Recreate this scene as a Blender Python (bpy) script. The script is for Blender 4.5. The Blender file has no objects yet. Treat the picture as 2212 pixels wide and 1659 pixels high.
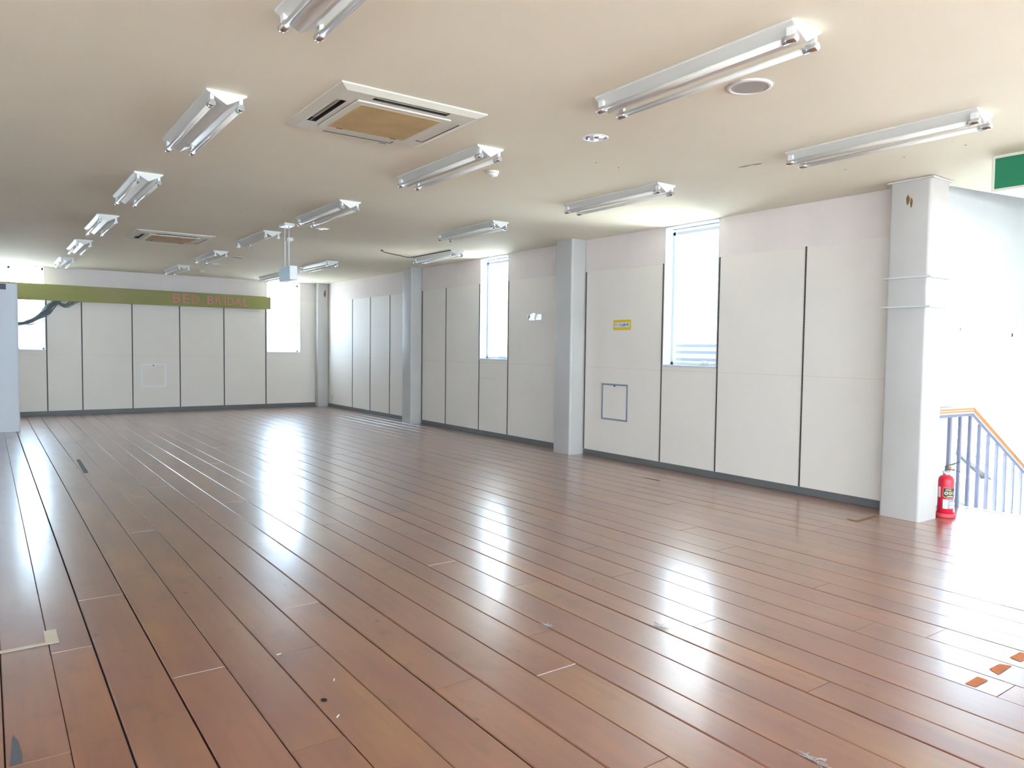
import bpy, bmesh, math, random
from mathutils import Vector, Matrix

random.seed(7)
R = math.radians
S = bpy.context.scene
COL = S.collection

# ------------------------------------------------------------------ camera, world, light, exposure
RX, FY, CZ = 6.517, 16.66, 2.8435            # right wall, far wall, ceiling height (metres)
cam_d = bpy.data.cameras.new('camera')
cam = bpy.data.objects.new('camera', cam_d)
COL.objects.link(cam)
cam_d.sensor_width = 36.0
cam_d.lens = 25.9016
cam_d.clip_start = 0.05
cam_d.clip_end = 500
_r = (0.81356974, -0.58133495, 0.01240758)
_u = (0.01793613, 0.04641817, 0.99876106)
_f = (0.58119065, 0.81233923, -0.04819132)
cam.matrix_world = Matrix(((_r[0], _u[0], -_f[0], 0.0), (_r[1], _u[1], -_f[1], 0.0),
                           (_r[2], _u[2], -_f[2], 1.4), (0, 0, 0, 1)))
S.camera = cam

SKY = 8.5
w = bpy.data.worlds.new('daylight')
S.world = w
w.use_nodes = True
bg = w.node_tree.nodes['Background']
bg.inputs[0].default_value = (0.59, 0.785, 1.0, 1)
bg.inputs[1].default_value = SKY

sun_d = bpy.data.lights.new('sun', 'SUN')
sun_d.energy = 29.0
sun_d.angle = R(.55)
sun_d.color = (1.0, .93, .82)
sun = bpy.data.objects.new('sun', sun_d)
sun.rotation_euler = (R(42), 0, 0)            # high sun from behind the camera
COL.objects.link(sun)

S.view_settings.view_transform = 'Standard'
S.view_settings.look = 'None'
S.view_settings.gamma = 1
S.view_settings.use_curve_mapping = False
S.view_settings.exposure = 1.5


def portal(name, loc, rot, sx, sy):
    l = bpy.data.lights.new(name, 'AREA')
    l.shape = 'RECTANGLE'
    l.size, l.size_y = sx, sy
    l.cycles.is_portal = True
    o = bpy.data.objects.new(name, l)
    o.location, o.rotation_euler = loc, rot
    COL.objects.link(o)


portal('daylight_portal', (RX + .12, 5.66, 2.03), (0, R(90), 0), 1.6, .8)
portal('daylight_portal', (RX + .12, 9.63, 2.03), (0, R(90), 0), 1.6, .8)
portal('daylight_portal', (5.52, FY + .12, 2.04), (R(-90), 0, 0), .8, 1.6)
portal('daylight_portal', (.3, FY + .12, 2.04), (R(-90), 0, 0), 1.4, 1.6)
portal('daylight_portal', (9.0, 3.31, .2), (R(-90), 0, 0), 3.1, 2.9)
portal('daylight_portal', (7.52, -4.55, 1.22), (0, R(90), 0), 2.05, 5.9)
portal('daylight_portal', (-3.72, -3.8, 1.55), (0, R(-90), 0), 1.7, 6.8)
portal('daylight_portal', (1.9, -8.62, 1.5), (R(90), 0, 0), 9.0, 2.2)

# ------------------------------------------------------------------ helpers


class MB:
    """collects faces of one mesh"""

    def __init__(self):
        self.bm = bmesh.new()

    def face(self, pts, mi=0):
        vs = [self.bm.verts.new(p) for p in pts]
        f = self.bm.faces.new(vs)
        f.material_index = mi
        return f

    def box(self, a, b, mi=0):
        x0, y0, z0 = (min(a[i], b[i]) for i in range(3))
        x1, y1, z1 = (max(a[i], b[i]) for i in range(3))
        v = [self.bm.verts.new(p) for p in ((x0, y0, z0), (x1, y0, z0), (x1, y1, z0), (x0, y1, z0),
                                            (x0, y0, z1), (x1, y0, z1), (x1, y1, z1), (x0, y1, z1))]
        for q in ((0, 3, 2, 1), (4, 5, 6, 7), (0, 1, 5, 4), (1, 2, 6, 5), (2, 3, 7, 6), (3, 0, 4, 7)):
            self.bm.faces.new([v[i] for i in q]).material_index = mi
        return self

    def prism(self, poly, axis, a, b, mi=0):
        """poly: list of 2D points in the plane across axis (0: y,z  1: x,z  2: x,y)"""
        def P(p, t):
            return ((t, p[0], p[1]), (p[0], t, p[1]), (p[0], p[1], t))[axis]
        A = [self.bm.verts.new(P(p, a)) for p in poly]
        B = [self.bm.verts.new(P(p, b)) for p in poly]
        n = len(poly)
        fs = [self.bm.faces.new(A), self.bm.faces.new(B[::-1])]
        for i in range(n):
            fs.append(self.bm.faces.new((A[i], B[i], B[(i + 1) % n], A[(i + 1) % n])))
        for f in fs:
            f.material_index = mi
        return self

    def tube(self, pts, r, n=10, mi=0, cap=True, smooth=True):
        pts = [Vector(p) for p in pts]
        rings = []
        prev = None
        for i, p in enumerate(pts):
            d = (pts[min(i + 1, len(pts) - 1)] - pts[max(i - 1, 0)]).normalized()
            ref = prev if prev is not None else (Vector((0, 0, 1)) if abs(d.z) < .9 else Vector((1, 0, 0)))
            x = (ref - d * ref.dot(d)).normalized()
            y = d.cross(x)
            prev = x
            rr = r[i] if isinstance(r, (list, tuple)) else r
            rings.append([self.bm.verts.new(p + x * rr * math.cos(2 * math.pi * k / n) + y * rr * math.sin(2 * math.pi * k / n)) for k in range(n)])
        for i in range(len(rings) - 1):
            for k in range(n):
                f = self.bm.faces.new((rings[i][k], rings[i][(k + 1) % n], rings[i + 1][(k + 1) % n], rings[i + 1][k]))
                f.smooth = smooth
                f.material_index = mi
        if cap:
            self.bm.faces.new(rings[0][::-1]).material_index = mi
            self.bm.faces.new(rings[-1]).material_index = mi
        return self

    def lathe(self, prof, c, n=32, mi=0, smooth=True, flip=1):
        """prof: list of (radius, z) about vertical axis through c"""
        rings = []
        for r_, z in prof:
            if r_ < 1e-6:
                rings.append([self.bm.verts.new((c[0], c[1], c[2] + z))])
            else:
                rings.append([self.bm.verts.new((c[0] + r_ * math.cos(2 * math.pi * k / n), c[1] + r_ * math.sin(2 * math.pi * k / n), c[2] + z)) for k in range(n)])
        for i in range(len(rings) - 1):
            a, b = rings[i], rings[i + 1]
            for k in range(n):
                k2 = (k + 1) % n
                if len(a) == 1 and len(b) == 1:
                    continue
                if len(a) == 1:
                    f = self.bm.faces.new((a[0], b[k], b[k2]))
                elif len(b) == 1:
                    f = self.bm.faces.new((a[k], a[k2], b[0]))
                else:
                    f = self.bm.faces.new((a[k], a[k2], b[k2], b[k]))
                f.smooth = smooth
                f.material_index = mi
        return self

    def build(self, name, mats, parent=None, kind=None, bevel=0, seg=2, fix=True):
        if fix:
            bmesh.ops.recalc_face_normals(self.bm, faces=self.bm.faces)
        me = bpy.data.meshes.new(name)
        self.bm.to_mesh(me)
        self.bm.free()
        for m in (mats if isinstance(mats, (list, tuple)) else [mats]):
            me.materials.append(m)
        o = bpy.data.objects.new(name, me)
        COL.objects.link(o)
        if parent is not None:
            o.parent = parent
        if kind:
            o['kind'] = kind
        if bevel:
            md = o.modifiers.new('bevel', 'BEVEL')
            md.width = bevel
            md.segments = seg
            md.limit_method = 'ANGLE'
            md.angle_limit = R(40)
        return o


def empty(name, loc, rz=0):
    o = bpy.data.objects.new(name, None)
    o.empty_display_size = .1
    o.location = loc
    o.rotation_euler = (0, 0, rz)
    COL.objects.link(o)
    return o


def tag(o, label=None, cat=None, group=None, kind=None):
    if label:
        o['label'] = label
    if cat:
        o['category'] = cat
    if group:
        o['group'] = group
    if kind:
        o['kind'] = kind
    return o


def copy_tree(o, parent=None, skip=()):
    c = o.copy()
    COL.objects.link(c)
    c.parent = parent
    for ch in [x for x in bpy.data.objects if x.parent == o]:
        if ch.name.split('.')[0] in skip:
            continue
        copy_tree(ch, c, skip)
    return c


# ------------------------------------------------------------------ materials
def mat(name, color, rough=.5, metal=0.0, spec=.5):
    m = bpy.data.materials.new(name)
    m.use_nodes = True
    b = m.node_tree.nodes['Principled BSDF']
    b.inputs['Base Color'].default_value = (*color, 1)
    b.inputs['Roughness'].default_value = rough
    b.inputs['Metallic'].default_value = metal
    b.inputs['Specular IOR Level'].default_value = spec
    return m


class NT:
    def __init__(self, m):
        self.t = m.node_tree
        self.b = self.t.nodes['Principled BSDF']

    def n(self, typ, **kw):
        x = self.t.nodes.new(typ)
        for k, v in kw.items():
            if k in x.inputs.keys():
                x.inputs[k].default_value = v
            else:
                setattr(x, k, v)
        return x

    def l(self, a, b):
        self.t.links.new(a, b)

    def coords(self, scale=(1, 1, 1), loc=(0, 0, 0)):
        tc = self.n('ShaderNodeNewGeometry')
        mp = self.n('ShaderNodeMapping')
        mp.inputs['Scale'].default_value = scale
        mp.inputs['Location'].default_value = loc
        self.l(tc.outputs['Position'], mp.inputs['Vector'])
        return mp.outputs['Vector']

    def noise(self, vec, scale, detail=3, rough=.5):
        x = self.n('ShaderNodeTexNoise')
        x.inputs['Scale'].default_value = scale
        x.inputs['Detail'].default_value = detail
        x.inputs['Roughness'].default_value = rough
        if vec is not None:
            self.l(vec, x.inputs['Vector'])
        return x.outputs['Fac']

    def ramp(self, fac, stops, interp='LINEAR'):
        x = self.n('ShaderNodeValToRGB')
        x.color_ramp.interpolation = interp
        el = x.color_ramp.elements
        while len(el) < len(stops):
            el.new(.5)
        for e, (p, c) in zip(el, stops):
            e.position = p
            e.color = (*c, 1) if len(c) == 3 else c
        self.l(fac, x.inputs['Fac'])
        return x.outputs['Color']

    def mix(self, fac, a, b, mode='MIX'):
        x = self.n('ShaderNodeMix', data_type='RGBA', blend_type=mode)
        for sock, v in ((x.inputs[0], fac), (x.inputs[6], a), (x.inputs[7], b)):
            if isinstance(v, (int, float)):
                sock.default_value = v
            elif isinstance(v, tuple):
                sock.default_value = (*v, 1)
            else:
                self.l(v, sock)
        return x.outputs[2]

    def math(self, op, a, b=None, c=None):
        x = self.n('ShaderNodeMath', operation=op)
        for i, v in enumerate((a, b, c)):
            if v is None:
                continue
            if isinstance(v, (int, float)):
                x.inputs[i].default_value = v
            else:
                self.l(v, x.inputs[i])
        return x.outputs[0]

    def bump(self, h, strength, dist=.01):
        x = self.n('ShaderNodeBump')
        x.inputs['Strength'].default_value = strength
        x.inputs['Distance'].default_value = dist
        self.l(h, x.inputs['Height'])
        self.l(x.outputs['Normal'], self.b.inputs['Normal'])


def painted(name, color, rough, var=.04, scale=2.0, bump=.03, bscale=60):
    """paint with a faint cloudy unevenness and a slightly grainy surface"""
    m = mat(name, color, rough)
    t = NT(m)
    v = t.coords()
    n = t.noise(v, scale, 4)
    lo = tuple(c * (1 - var) for c in color)
    hi = tuple(min(1, c * (1 + var)) for c in color)
    t.l(t.ramp(n, [(.3, lo), (.7, hi)]), t.b.inputs['Base Color'])
    if bump:
        t.bump(t.noise(v, bscale, 2), bump, .005)
    return m


M = {}
M['wall_upper'] = painted('wallpaper_upper', (.845, .75, .705), .75)
M['wall_panel'] = painted('wall_panel_white', (.87, .795, .715), .6, .02, 1.5, .02)
M['wall_white'] = painted('wall_white', (.84, .83, .81), .7)
M['ceiling'] = painted('ceiling_paint', (.90, .86, .705), .8, .03, .8, .04, 90)
M['dark_mark'] = mat('dark_mark', (.06, .05, .04), .9)
M['peel'] = mat('peeled_ceiling', (.38, .30, .20), .9)
M['baseboard'] = painted('baseboard_vinyl', (.155, .155, .152), .5, .06, 3, 0)
M['steel_paint'] = painted('column_paint', (.555, .525, .495), .38, .06, 1.2, .02)
M['plate'] = painted('column_plate_paint', (.70, .68, .65), .4, .04, 2, 0)
M['pier'] = painted('pier_white', (.74, .76, .80), .5, .03, 1, 0)
M['alu'] = mat('aluminium', (.66, .71, .76), .38, .15)
M['alu_white'] = mat('aluminium_white', (.80, .82, .84), .35)
M['hatch_grey'] = mat('hatch_frame_grey', (.27, .30, .345), .45)
M['hatch_white'] = mat('hatch_frame_white', (.92, .93, .95), .4)
M['chrome'] = mat('chrome', (.88, .88, .90), .12, 1.0)
M['lamp_white'] = painted('lamp_body_white', (.72, .715, .675), .35, .02, 2, 0)
M['tube'] = mat('tube_glass', (.78, .755, .70), .28)
M['socket'] = mat('socket_plastic', (.78, .79, .78), .4)
M['ac_white'] = painted('ac_panel', (.76, .74, .64), .45, .03, 2, 0)
M['black'] = mat('black', (.012, .012, .014), .7)
M['dark_brown'] = mat('dark_brown', (.05, .035, .03), .6)
M['white'] = mat('white_plastic', (.85, .85, .83), .45)
M['cream'] = mat('cream_plastic', (.74, .71, .60), .45)
M['grey_dark'] = mat('grey_dark', (.10, .105, .13), .6)
M['cable'] = mat('cable_grey', (.17, .19, .21), .55)
M['red'] = mat('extinguisher_red', (.72, .015, .045), .3)
M['red_stand'] = mat('stand_red', (.70, .06, .085), .5)
M['yellow'] = mat('sign_yellow', (.78, .52, .015), .45)
M['sign_white'] = mat('sign_white', (.82, .82, .84), .5)
M['ink'] = mat('ink', (.06, .06, .08), .6)
M['green'] = mat('exit_green', (.012, .20, .10), .35)
M['pale_green'] = mat('exit_pale', (.42, .58, .62), .35)
M['pink'] = mat('letter_pink', (.70, .24, .25), .6)
M['orange_wood'] = mat('handrail_wood', (.60, .24, .05), .4)
M['rail_white'] = mat('rail_white', (.62, .62, .63), .4)
M['baluster'] = mat('baluster_paint', (.22, .22, .31), .45)
M['tape_white'] = painted('tape_white', (.62, .55, .46), .6, .05, 8, 0)
M['tape_brown'] = painted('tape_brown', (.24, .13, .06), .7, .2, 12, 0)
M['tape_grey'] = painted('tape_grey', (.10, .095, .09), .6, .3, 8, 0)
M['bare_orange'] = painted('bare_wood_orange', (.50, .16, .06), .85, .1, 10, 0)
M['galv'] = mat('galvanised', (.62, .66, .66), .3, .9)
M['label_black'] = mat('label_black', (.03, .03, .035), .4)
M['label_orange'] = mat('label_orange', (.85, .35, .06), .4)
M['label_yellow'] = mat('label_yellow', (.85, .75, .06), .4)
M['label_blue'] = mat('label_blue', (.25, .45, .70), .4)
M['label_grey'] = mat('label_grey', (.35, .37, .45), .4)
M['step'] = mat('stair_tread', (.45, .40, .38), .6)
M['ground'] = painted('outdoor_ground', (.45, .44, .42), .9, .1, .3, 0)
M['roof_far'] = mat('roof_far', (.024, .027, .031), .7)
M['porch'] = mat('porch_roof', (.016, .021, .026), .7)
M['roof_course'] = mat('roof_course', (.05, .056, .064), .7)
M['roof_edge'] = mat('roof_edge', (.055, .064, .075), .7)
M['wall_stair'] = painted('wall_stair', (.70, .69, .665), .75)
M['house_wall'] = mat('house_wall', (.60, .60, .58), .8)

# glass: clear pane with a weak mirror reflection
g = bpy.data.materials.new('window_glass')
g.use_nodes = True
nt = g.node_tree
nt.nodes.clear()
go = nt.nodes.new('ShaderNodeOutputMaterial')
gm = nt.nodes.new('ShaderNodeMixShader')
gt = nt.nodes.new('ShaderNodeBsdfTransparent')
gg = nt.nodes.new('ShaderNodeBsdfGlossy')
gt.inputs[0].default_value = (.96, .98, .98, 1)
gg.inputs['Roughness'].default_value = .02
gm.inputs[0].default_value = .05
nt.links.new(gt.outputs[0], gm.inputs[1])
nt.links.new(gg.outputs[0], gm.inputs[2])
nt.links.new(gm.outputs[0], go.inputs[0])
M['glass'] = g

# wall panels: a faint horizontal joint at 1.165 m
t = NT(M['wall_panel'])
geo = t.n('ShaderNodeNewGeometry')
sep = t.n('ShaderNodeSeparateXYZ')
t.l(geo.outputs['Position'], sep.inputs[0])
d = t.math('ABSOLUTE', t.math('SUBTRACT', sep.outputs['Z'], 1.165))
seam = t.math('LESS_THAN', d, .0025)
old = t.b.inputs['Base Color'].links[0].from_socket
t.l(t.mix(t.math('MULTIPLY', seam, .35), old, (.55, .48, .38)), t.b.inputs['Base Color'])

# yellowed air filter grille: fine mesh and darker dust
m = mat('ac_filter', (.62, .43, .19), .6)
t = NT(m)
v = t.coords()
n = t.noise(v, 5, 4)
c1 = t.ramp(n, [(.3, (.52, .36, .16)), (.7, (.68, .50, .24))])
wv = t.n('ShaderNodeTexWave', wave_type='BANDS', bands_direction='Y')
wv.inputs['Scale'].default_value = 40
t.l(v, wv.inputs['Vector'])
t.l(t.mix(t.math('MULTIPLY', wv.outputs['Fac'], .12), c1, (.30, .20, .09)), t.b.inputs['Base Color'])
M['filter'] = m

# banner: olive cloth board, paler and greener patches
m = mat('banner_olive', (.21, .23, .09), .7)
t = NT(m)
v = t.coords((.5, 1, 1.5))
n = t.noise(v, 1.2, 3)
t.l(t.ramp(n, [(.3, (.36, .335, .135)), (.5, (.31, .305, .095)), (.72, (.385, .335, .155))]), t.b.inputs['Base Color'])
M['banner'] = m

# slotted shelf rail: dark channel with a row of pale slots
m = mat('slotted_rail', (.04, .028, .022), .5)
t = NT(m)
geo = t.n('ShaderNodeNewGeometry')
sep = t.n('ShaderNodeSeparateXYZ')
t.l(geo.outputs['Position'], sep.inputs[0])
fr = t.math('FRACT', t.math('MULTIPLY', sep.outputs['Z'], 40.0))
slot = t.math('LESS_THAN', fr, .32)
t.l(t.mix(t.math('MULTIPLY', slot, .32), (.045, .03, .025), (.35, .30, .28)), t.b.inputs['Base Color'])
M['rail'] = m

# rusty scuffs of the column paint
t = NT(M['steel_paint'])
old = t.b.inputs['Base Color'].links[0].from_socket
v = t.coords((1, 1, .25))
n = t.noise(v, 9, 6, .7)
sp = t.ramp(n, [(.70, (0, 0, 0)), (.80, (1, 1, 1))])
t.l(t.mix(t.math('MULTIPLY', sp, .35), old, (.30, .26, .22)), t.b.inputs['Base Color'])
M['rust'] = painted('rust_scar', (.20, .11, .04), .9, .4, 40, 0)

# floor boards
BUMP = 0.32
m = mat('floor_board', (.4, .2, .12), .25)
t = NT(m)
at = t.n('ShaderNodeAttribute', attribute_name='tone')
tone = at.outputs['Fac']
geo = t.n('ShaderNodeNewGeometry')
off = t.n('ShaderNodeCombineXYZ')
t.l(t.math('MULTIPLY', tone, 37.0), off.inputs[0])
t.l(t.math('MULTIPLY', tone, 91.0), off.inputs[1])
add = t.n('ShaderNodeVectorMath', operation='ADD')
t.l(geo.outputs['Position'], add.inputs[0])
t.l(off.outputs[0], add.inputs[1])


def mapped(scale):
    mp = t.n('ShaderNodeMapping')
    mp.inputs['Scale'].default_value = scale
    t.l(add.outputs[0], mp.inputs['Vector'])
    return mp.outputs['Vector']


base = t.ramp(tone, [(0, (.315, .127, .062)), (.3, (.34, .153, .064)), (.5, (.31, .118, .062)), (.75, (.345, .160, .064)), (1, (.355, .134, .048))])
cloud = t.noise(mapped((1.6, .45, 1)), 2.2, 3)
c = t.mix(t.ramp(cloud, [(.35, (0, 0, 0)), (.68, (1, 1, 1))]), base, (.24, .087, .060))
grain = t.noise(mapped((15, .6, 1)), 2.0, 3, .5)
c = t.mix(t.math('MULTIPLY', t.ramp(grain, [(.35, (1, 1, 1)), (.6, (0, 0, 0))]), .22), c, (.15, .065, .04))
blot = t.noise(mapped((5, 3.2, 1)), 1.3, 4, .6)
c = t.mix(t.math('MULTIPLY', t.ramp(blot, [(.57, (0, 0, 0)), (.68, (1, 1, 1))]), .5), c, (.165, .075, .030))
# knots: scattered small dark discs
vo = t.n('ShaderNodeTexVoronoi', feature='F1', voronoi_dimensions='2D')
vo.inputs['Scale'].default_value = 1.9
vo.inputs['Randomness'].default_value = 1
kv = mapped((1.25, .8, 0))
t.l(kv, vo.inputs['Vector'])
kmask = t.ramp(t.noise(mapped((2.1, 1.7, 1)), 2.3, 1), [(.54, (0, 0, 0)), (.56, (1, 1, 1))])
kd = t.ramp(vo.outputs['Distance'], [(.012, (1, 1, 1)), (.036, (0, 0, 0))])
c = t.mix(t.math('MULTIPLY', t.math('MULTIPLY', kd, kmask), .7), c, (.05, .032, .035))
t.l(c, t.b.inputs['Base Color'])
rg = t.noise(mapped((2.5, .8, 1)), 3.0, 4)
rr = t.n('ShaderNodeMapRange')
rr.inputs['From Min'].default_value = .3
rr.inputs['From Max'].default_value = .7
rr.inputs['To Min'].default_value = .13
rr.inputs['To Max'].default_value = .23
t.l(rg, rr.inputs['Value'])
t.l(rr.outputs[0], t.b.inputs['Roughness'])
b1 = t.noise(mapped((36, .7, 1)), 2.0, 1)
b2 = t.noise(mapped((3, 2, 1)), 2.0, 2)
t.bump(t.math('ADD', t.math('MULTIPLY', b1, .10), t.math('MULTIPLY', b2, 1.0)), BUMP, .004)
t.b.inputs['Coat Weight'].default_value = 1.0
t.b.inputs['Coat Roughness'].default_value = .33
t.b.inputs['Coat IOR'].default_value = 1.85
M['floor'] = m
M['floor_gap'] = mat('floor_gap', (.018, .008, .006), .8)

# ------------------------------------------------------------------ room shell
LX, BY, EX = -3.6, -8.5, 7.4                # left wall, back wall, east wall by the camera
SX1, SY0, SY1 = 10.5, .55, 3.2              # stairwell: right end, front, back wall


def wall_holes(name, axis, pos, thick, u0, u1, v0, v1, holes, mat_fn, mats, extra_u=(), extra_v=()):
    """a wall across `axis` (0: x=pos, u=y; 1: y=pos, u=x), room face at pos, with rectangular openings"""
    mb = MB()
    us = sorted({u0, u1, *extra_u, *[h[0] for h in holes], *[h[1] for h in holes]})
    vs = sorted({v0, v1, *extra_v, *[h[2] for h in holes], *[h[3] for h in holes]})
    us = [x for x in us if u0 <= x <= u1]
    vs = [x for x in vs if v0 <= x <= v1]

    def P(u, v, d):
        return (pos + d, u, v) if axis == 0 else (u, pos + d, v)

    def solid(i, j):
        if i < 0 or j < 0 or i >= len(us) - 1 or j >= len(vs) - 1:
            return False
        cu, cv = (us[i] + us[i + 1]) / 2, (vs[j] + vs[j + 1]) / 2
        return not any(h[0] < cu < h[1] and h[2] < cv < h[3] for h in holes)
    for i in range(len(us) - 1):
        for j in range(len(vs) - 1):
            if not solid(i, j):
                continue
            a, b, c_, d_ = us[i], us[i + 1], vs[j], vs[j + 1]
            mi = mat_fn((c_ + d_) / 2)
            mb.face([P(a, c_, 0), P(b, c_, 0), P(b, d_, 0), P(a, d_, 0)], mi)
            mb.face([P(a, c_, thick), P(b, c_, thick), P(b, d_, thick), P(a, d_, thick)], mi)
            for (di, dj, q) in ((-1, 0, ((a, c_), (a, d_))), (1, 0, ((b, c_), (b, d_))), (0, -1, ((a, c_), (b, c_))), (0, 1, ((a, d_), (b, d_)))):
                if not solid(i + di, j + dj):
                    mb.face([P(*q[0], 0), P(*q[1], 0), P(*q[1], thick), P(*q[0], thick)], mi)
    bmesh.ops.remove_doubles(mb.bm, verts=mb.bm.verts, dist=1e-5)
    return mb.build(name, mats, kind='structure')


WA = (5.262, 6.055, 1.211, 2.838)
WB = (9.232, 10.02, 1.213, 2.832)
WFR = (5.138, 5.912, 1.236, 2.838)
WFL = (-.36, .947, 1.25, 2.838)
PAN = 2.425
wall_holes('wall_right', 0, RX, .2, 3.3, FY + .2, -.05, 3.0, [WA, WB], lambda z: 0 if z > PAN else 1,
           [M['wall_upper'], M['wall_panel']], extra_v=(PAN,))
wall_holes('wall_far', 1, FY, .2, LX - .2, RX, -.05, 3.0, [WFR, WFL], lambda z: 0 if z > PAN else 1,
           [M['wall_upper'], M['wall_panel']], extra_v=(PAN,))
wall_holes('wall_left', 0, LX, -.2, BY, FY, -.05, 3.0, [(-7.2, -.4, .7, 2.4)], lambda z: 0, [M['wall_white']])  # opening belongs to the added, out-of-view fill window
wall_holes('wall_back', 1, BY, -.2, LX - .2, EX + .2, -.05, 3.0, [(-2.6, 6.4, .4, 2.6)], lambda z: 0, [M['wall_white']])
wall_holes('wall_east', 0, EX, .2, BY, SY0, -.05, 3.0, [(-7.5, -1.6, .2, 2.25)], lambda z: 0, [M['wall_white']])
WST = (7.456, 10.3, -1.6, 1.64)
wall_holes('wall_stair_back', 1, SY1, .2, 6.585, SX1 + .2, -2.6, 3.3, [WST], lambda z: 0, [M['wall_stair']])
wall_holes('wall_stair_right', 0, SX1, .2, SY0 - .2, SY1, -2.6, 3.3, [], lambda z: 0, [M['wall_white']])
wall_holes('wall_stair_front', 1, SY0, -.2, EX + .2, SX1, -2.6, 3.3, [], lambda z: 0, [M['wall_white']])

# panels stand 5 mm proud of the upper wall: thin ledge line along their top edge
mb = MB()
for a, b in ((3.3, WA[0] - .012), (WA[1] + .012, 7.44), (7.79, WB[0] - .012), (WB[1] + .012, 11.95), (12.3, 16.46)):
    mb.box((RX - .004, a, PAN - .004), (RX, b, PAN))
mb.build('trim_1', M['wall_panel'], kind='structure')

# window rim strips, sashes and panes


def window(name, axis, pos, hole, sash_d=.13, sgn=1, white=False, mull=(), tilt_gap=True, handle=None, rim=True):
    u0, u1, v0, v1 = hole
    root = empty(name, (pos, (u0 + u1) / 2, v0) if axis == 0 else ((u0 + u1) / 2, pos, v0))
    root['kind'] = 'structure'
    ox, oy, oz = root.location
    fm = M['alu_white'] if white else M['alu']

    def box(mb, ua, ub, va, vb, da, db):
        if axis == 0:
            mb.box((pos + da * sgn - ox, ua - oy, va - oz), (pos + db * sgn - ox, ub - oy, vb - oz))
        else:
            mb.box((ua - ox, pos + da * sgn - oy, va - oz), (ub - ox, pos + db * sgn - oy, vb - oz))
    if rim:
        mb = MB()
        box(mb, u0, u0 + .012, v0, v1, -.004, .2)
        box(mb, u1 - .012, u1, v0, v1, -.004, .2)
        box(mb, u0, u1, v0, v0 + .02, -.012, .2)
        box(mb, u0, u1, v1 - .012, v1, -.004, .2)
        mb.build('frame', fm, root)
    a, b, c_, d_ = u0 + .012, u1 - .012, v0 + .02, v1 - .012
    if tilt_gap:
        d_ -= .035
    w_ = .032
    mb = MB()
    for x in [a, b - w_] + [k - w_ / 2 for k in mull]:
        box(mb, x, x + w_, c_, d_, sash_d, sash_d + .04)
    box(mb, a, b, c_, c_ + w_, sash_d, sash_d + .04)
    box(mb, a, b, d_ - w_ * 1.2, d_, sash_d, sash_d + .04)
    if tilt_gap:
        box(mb, a, b, v1 - .022, v1 - .012, sash_d + .005, sash_d + .035)
    mb.build('sash', fm, root)
    mb = MB()
    box(mb, a + w_ * .5, b - w_ * .5, c_ + w_ * .5, d_ - w_ * .5, sash_d + .017, sash_d + .021)
    mb.build('glass', M['glass'], root)
    if handle:
        mb = MB()
        hu, hv, hl, horiz = handle
        if horiz:
            box(mb, hu - hl / 2, hu + hl / 2, hv, hv + .018, sash_d - .035, sash_d - .012)
            box(mb, hu - .02, hu + .02, hv - .005, hv + .03, sash_d - .012, sash_d)
        else:
            box(mb, hu - .009, hu + .009, hv - hl / 2, hv + hl / 2, sash_d - .035, sash_d - .012)
            box(mb, hu - .015, hu + .015, hv - .03, hv + .03, sash_d - .012, sash_d)
        mb.build('handle', M['alu_white'], root, bevel=.003)
    return root


window('window_1', 0, RX, WA, handle=(5.55, 1.255, .22, True))
window('window_2', 0, RX, WB, handle=(9.5, 1.257, .2, True))
window('window_3', 1, FY, WFR, white=True, handle=(5.86, 1.9, .2, False), rim=True)
window('window_4', 1, FY, WFL, white=True, mull=(.385,), tilt_gap=False)
window('window_5', 1, SY1, WST, white=True, mull=(8.9,), tilt_gap=False, sash_d=.1)
window('window_6', 0, EX, (-7.5, -1.6, .2, 2.25), white=True, mull=(-5.2, -2.9), tilt_gap=False)
window('window_fill_left', 0, LX, (-7.2, -.4, .7, 2.4), sgn=-1, white=True, mull=(-5.0, -2.7), tilt_gap=False)  # unseen window, added as fill to brighten the right wall and near floor
window('window_7', 1, BY, (-2.6, 6.4, .4, 2.6), sgn=-1, white=True, mull=(.4, 3.4), tilt_gap=False)

# ceiling with round openings for the recessed lamps
DOWN = [(3.417, 3.835, .079), (3.404, 8.816, .079), (3.395, 13.88, .062)]
bm = bmesh.new()


def loop(pts):
    vs = [bm.verts.new(p) for p in pts]
    return [bm.edges.new((vs[i], vs[(i + 1) % len(vs)])) for i in range(len(vs))]


ed = loop([(LX, BY, CZ), (EX, BY, CZ), (EX, SY0, CZ), (SX1, SY0, CZ), (SX1, 2.405, CZ), (6.56, 3.075, CZ), (6.56, 3.32, CZ), (RX, 3.32, CZ), (RX, FY, CZ), (LX, FY, CZ)])
for x, y, r_ in DOWN:
    ed += loop([(x + r_ * math.cos(2 * math.pi * k / 32), y + r_ * math.sin(2 * math.pi * k / 32), CZ) for k in range(32)])
bmesh.ops.triangle_fill(bm, edges=ed, use_beauty=True)
mb = MB()
mb.bm.free()
mb.bm = bm
bmesh.ops.recalc_face_normals(bm, faces=bm.faces)
for f in bm.faces:
    if f.normal.z > 0:
        f.normal_flip()
# screw holes, a torn spot and small stains in the ceiling board


def ceil_disc(x, y, r_, mi=1, n=10, sx=1.0):
    mb.face([(x + sx * r_ * math.cos(2 * math.pi * k / n), y + r_ * math.sin(2 * math.pi * k / n), CZ - .0015) for k in range(n)][::-1], mi)


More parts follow.
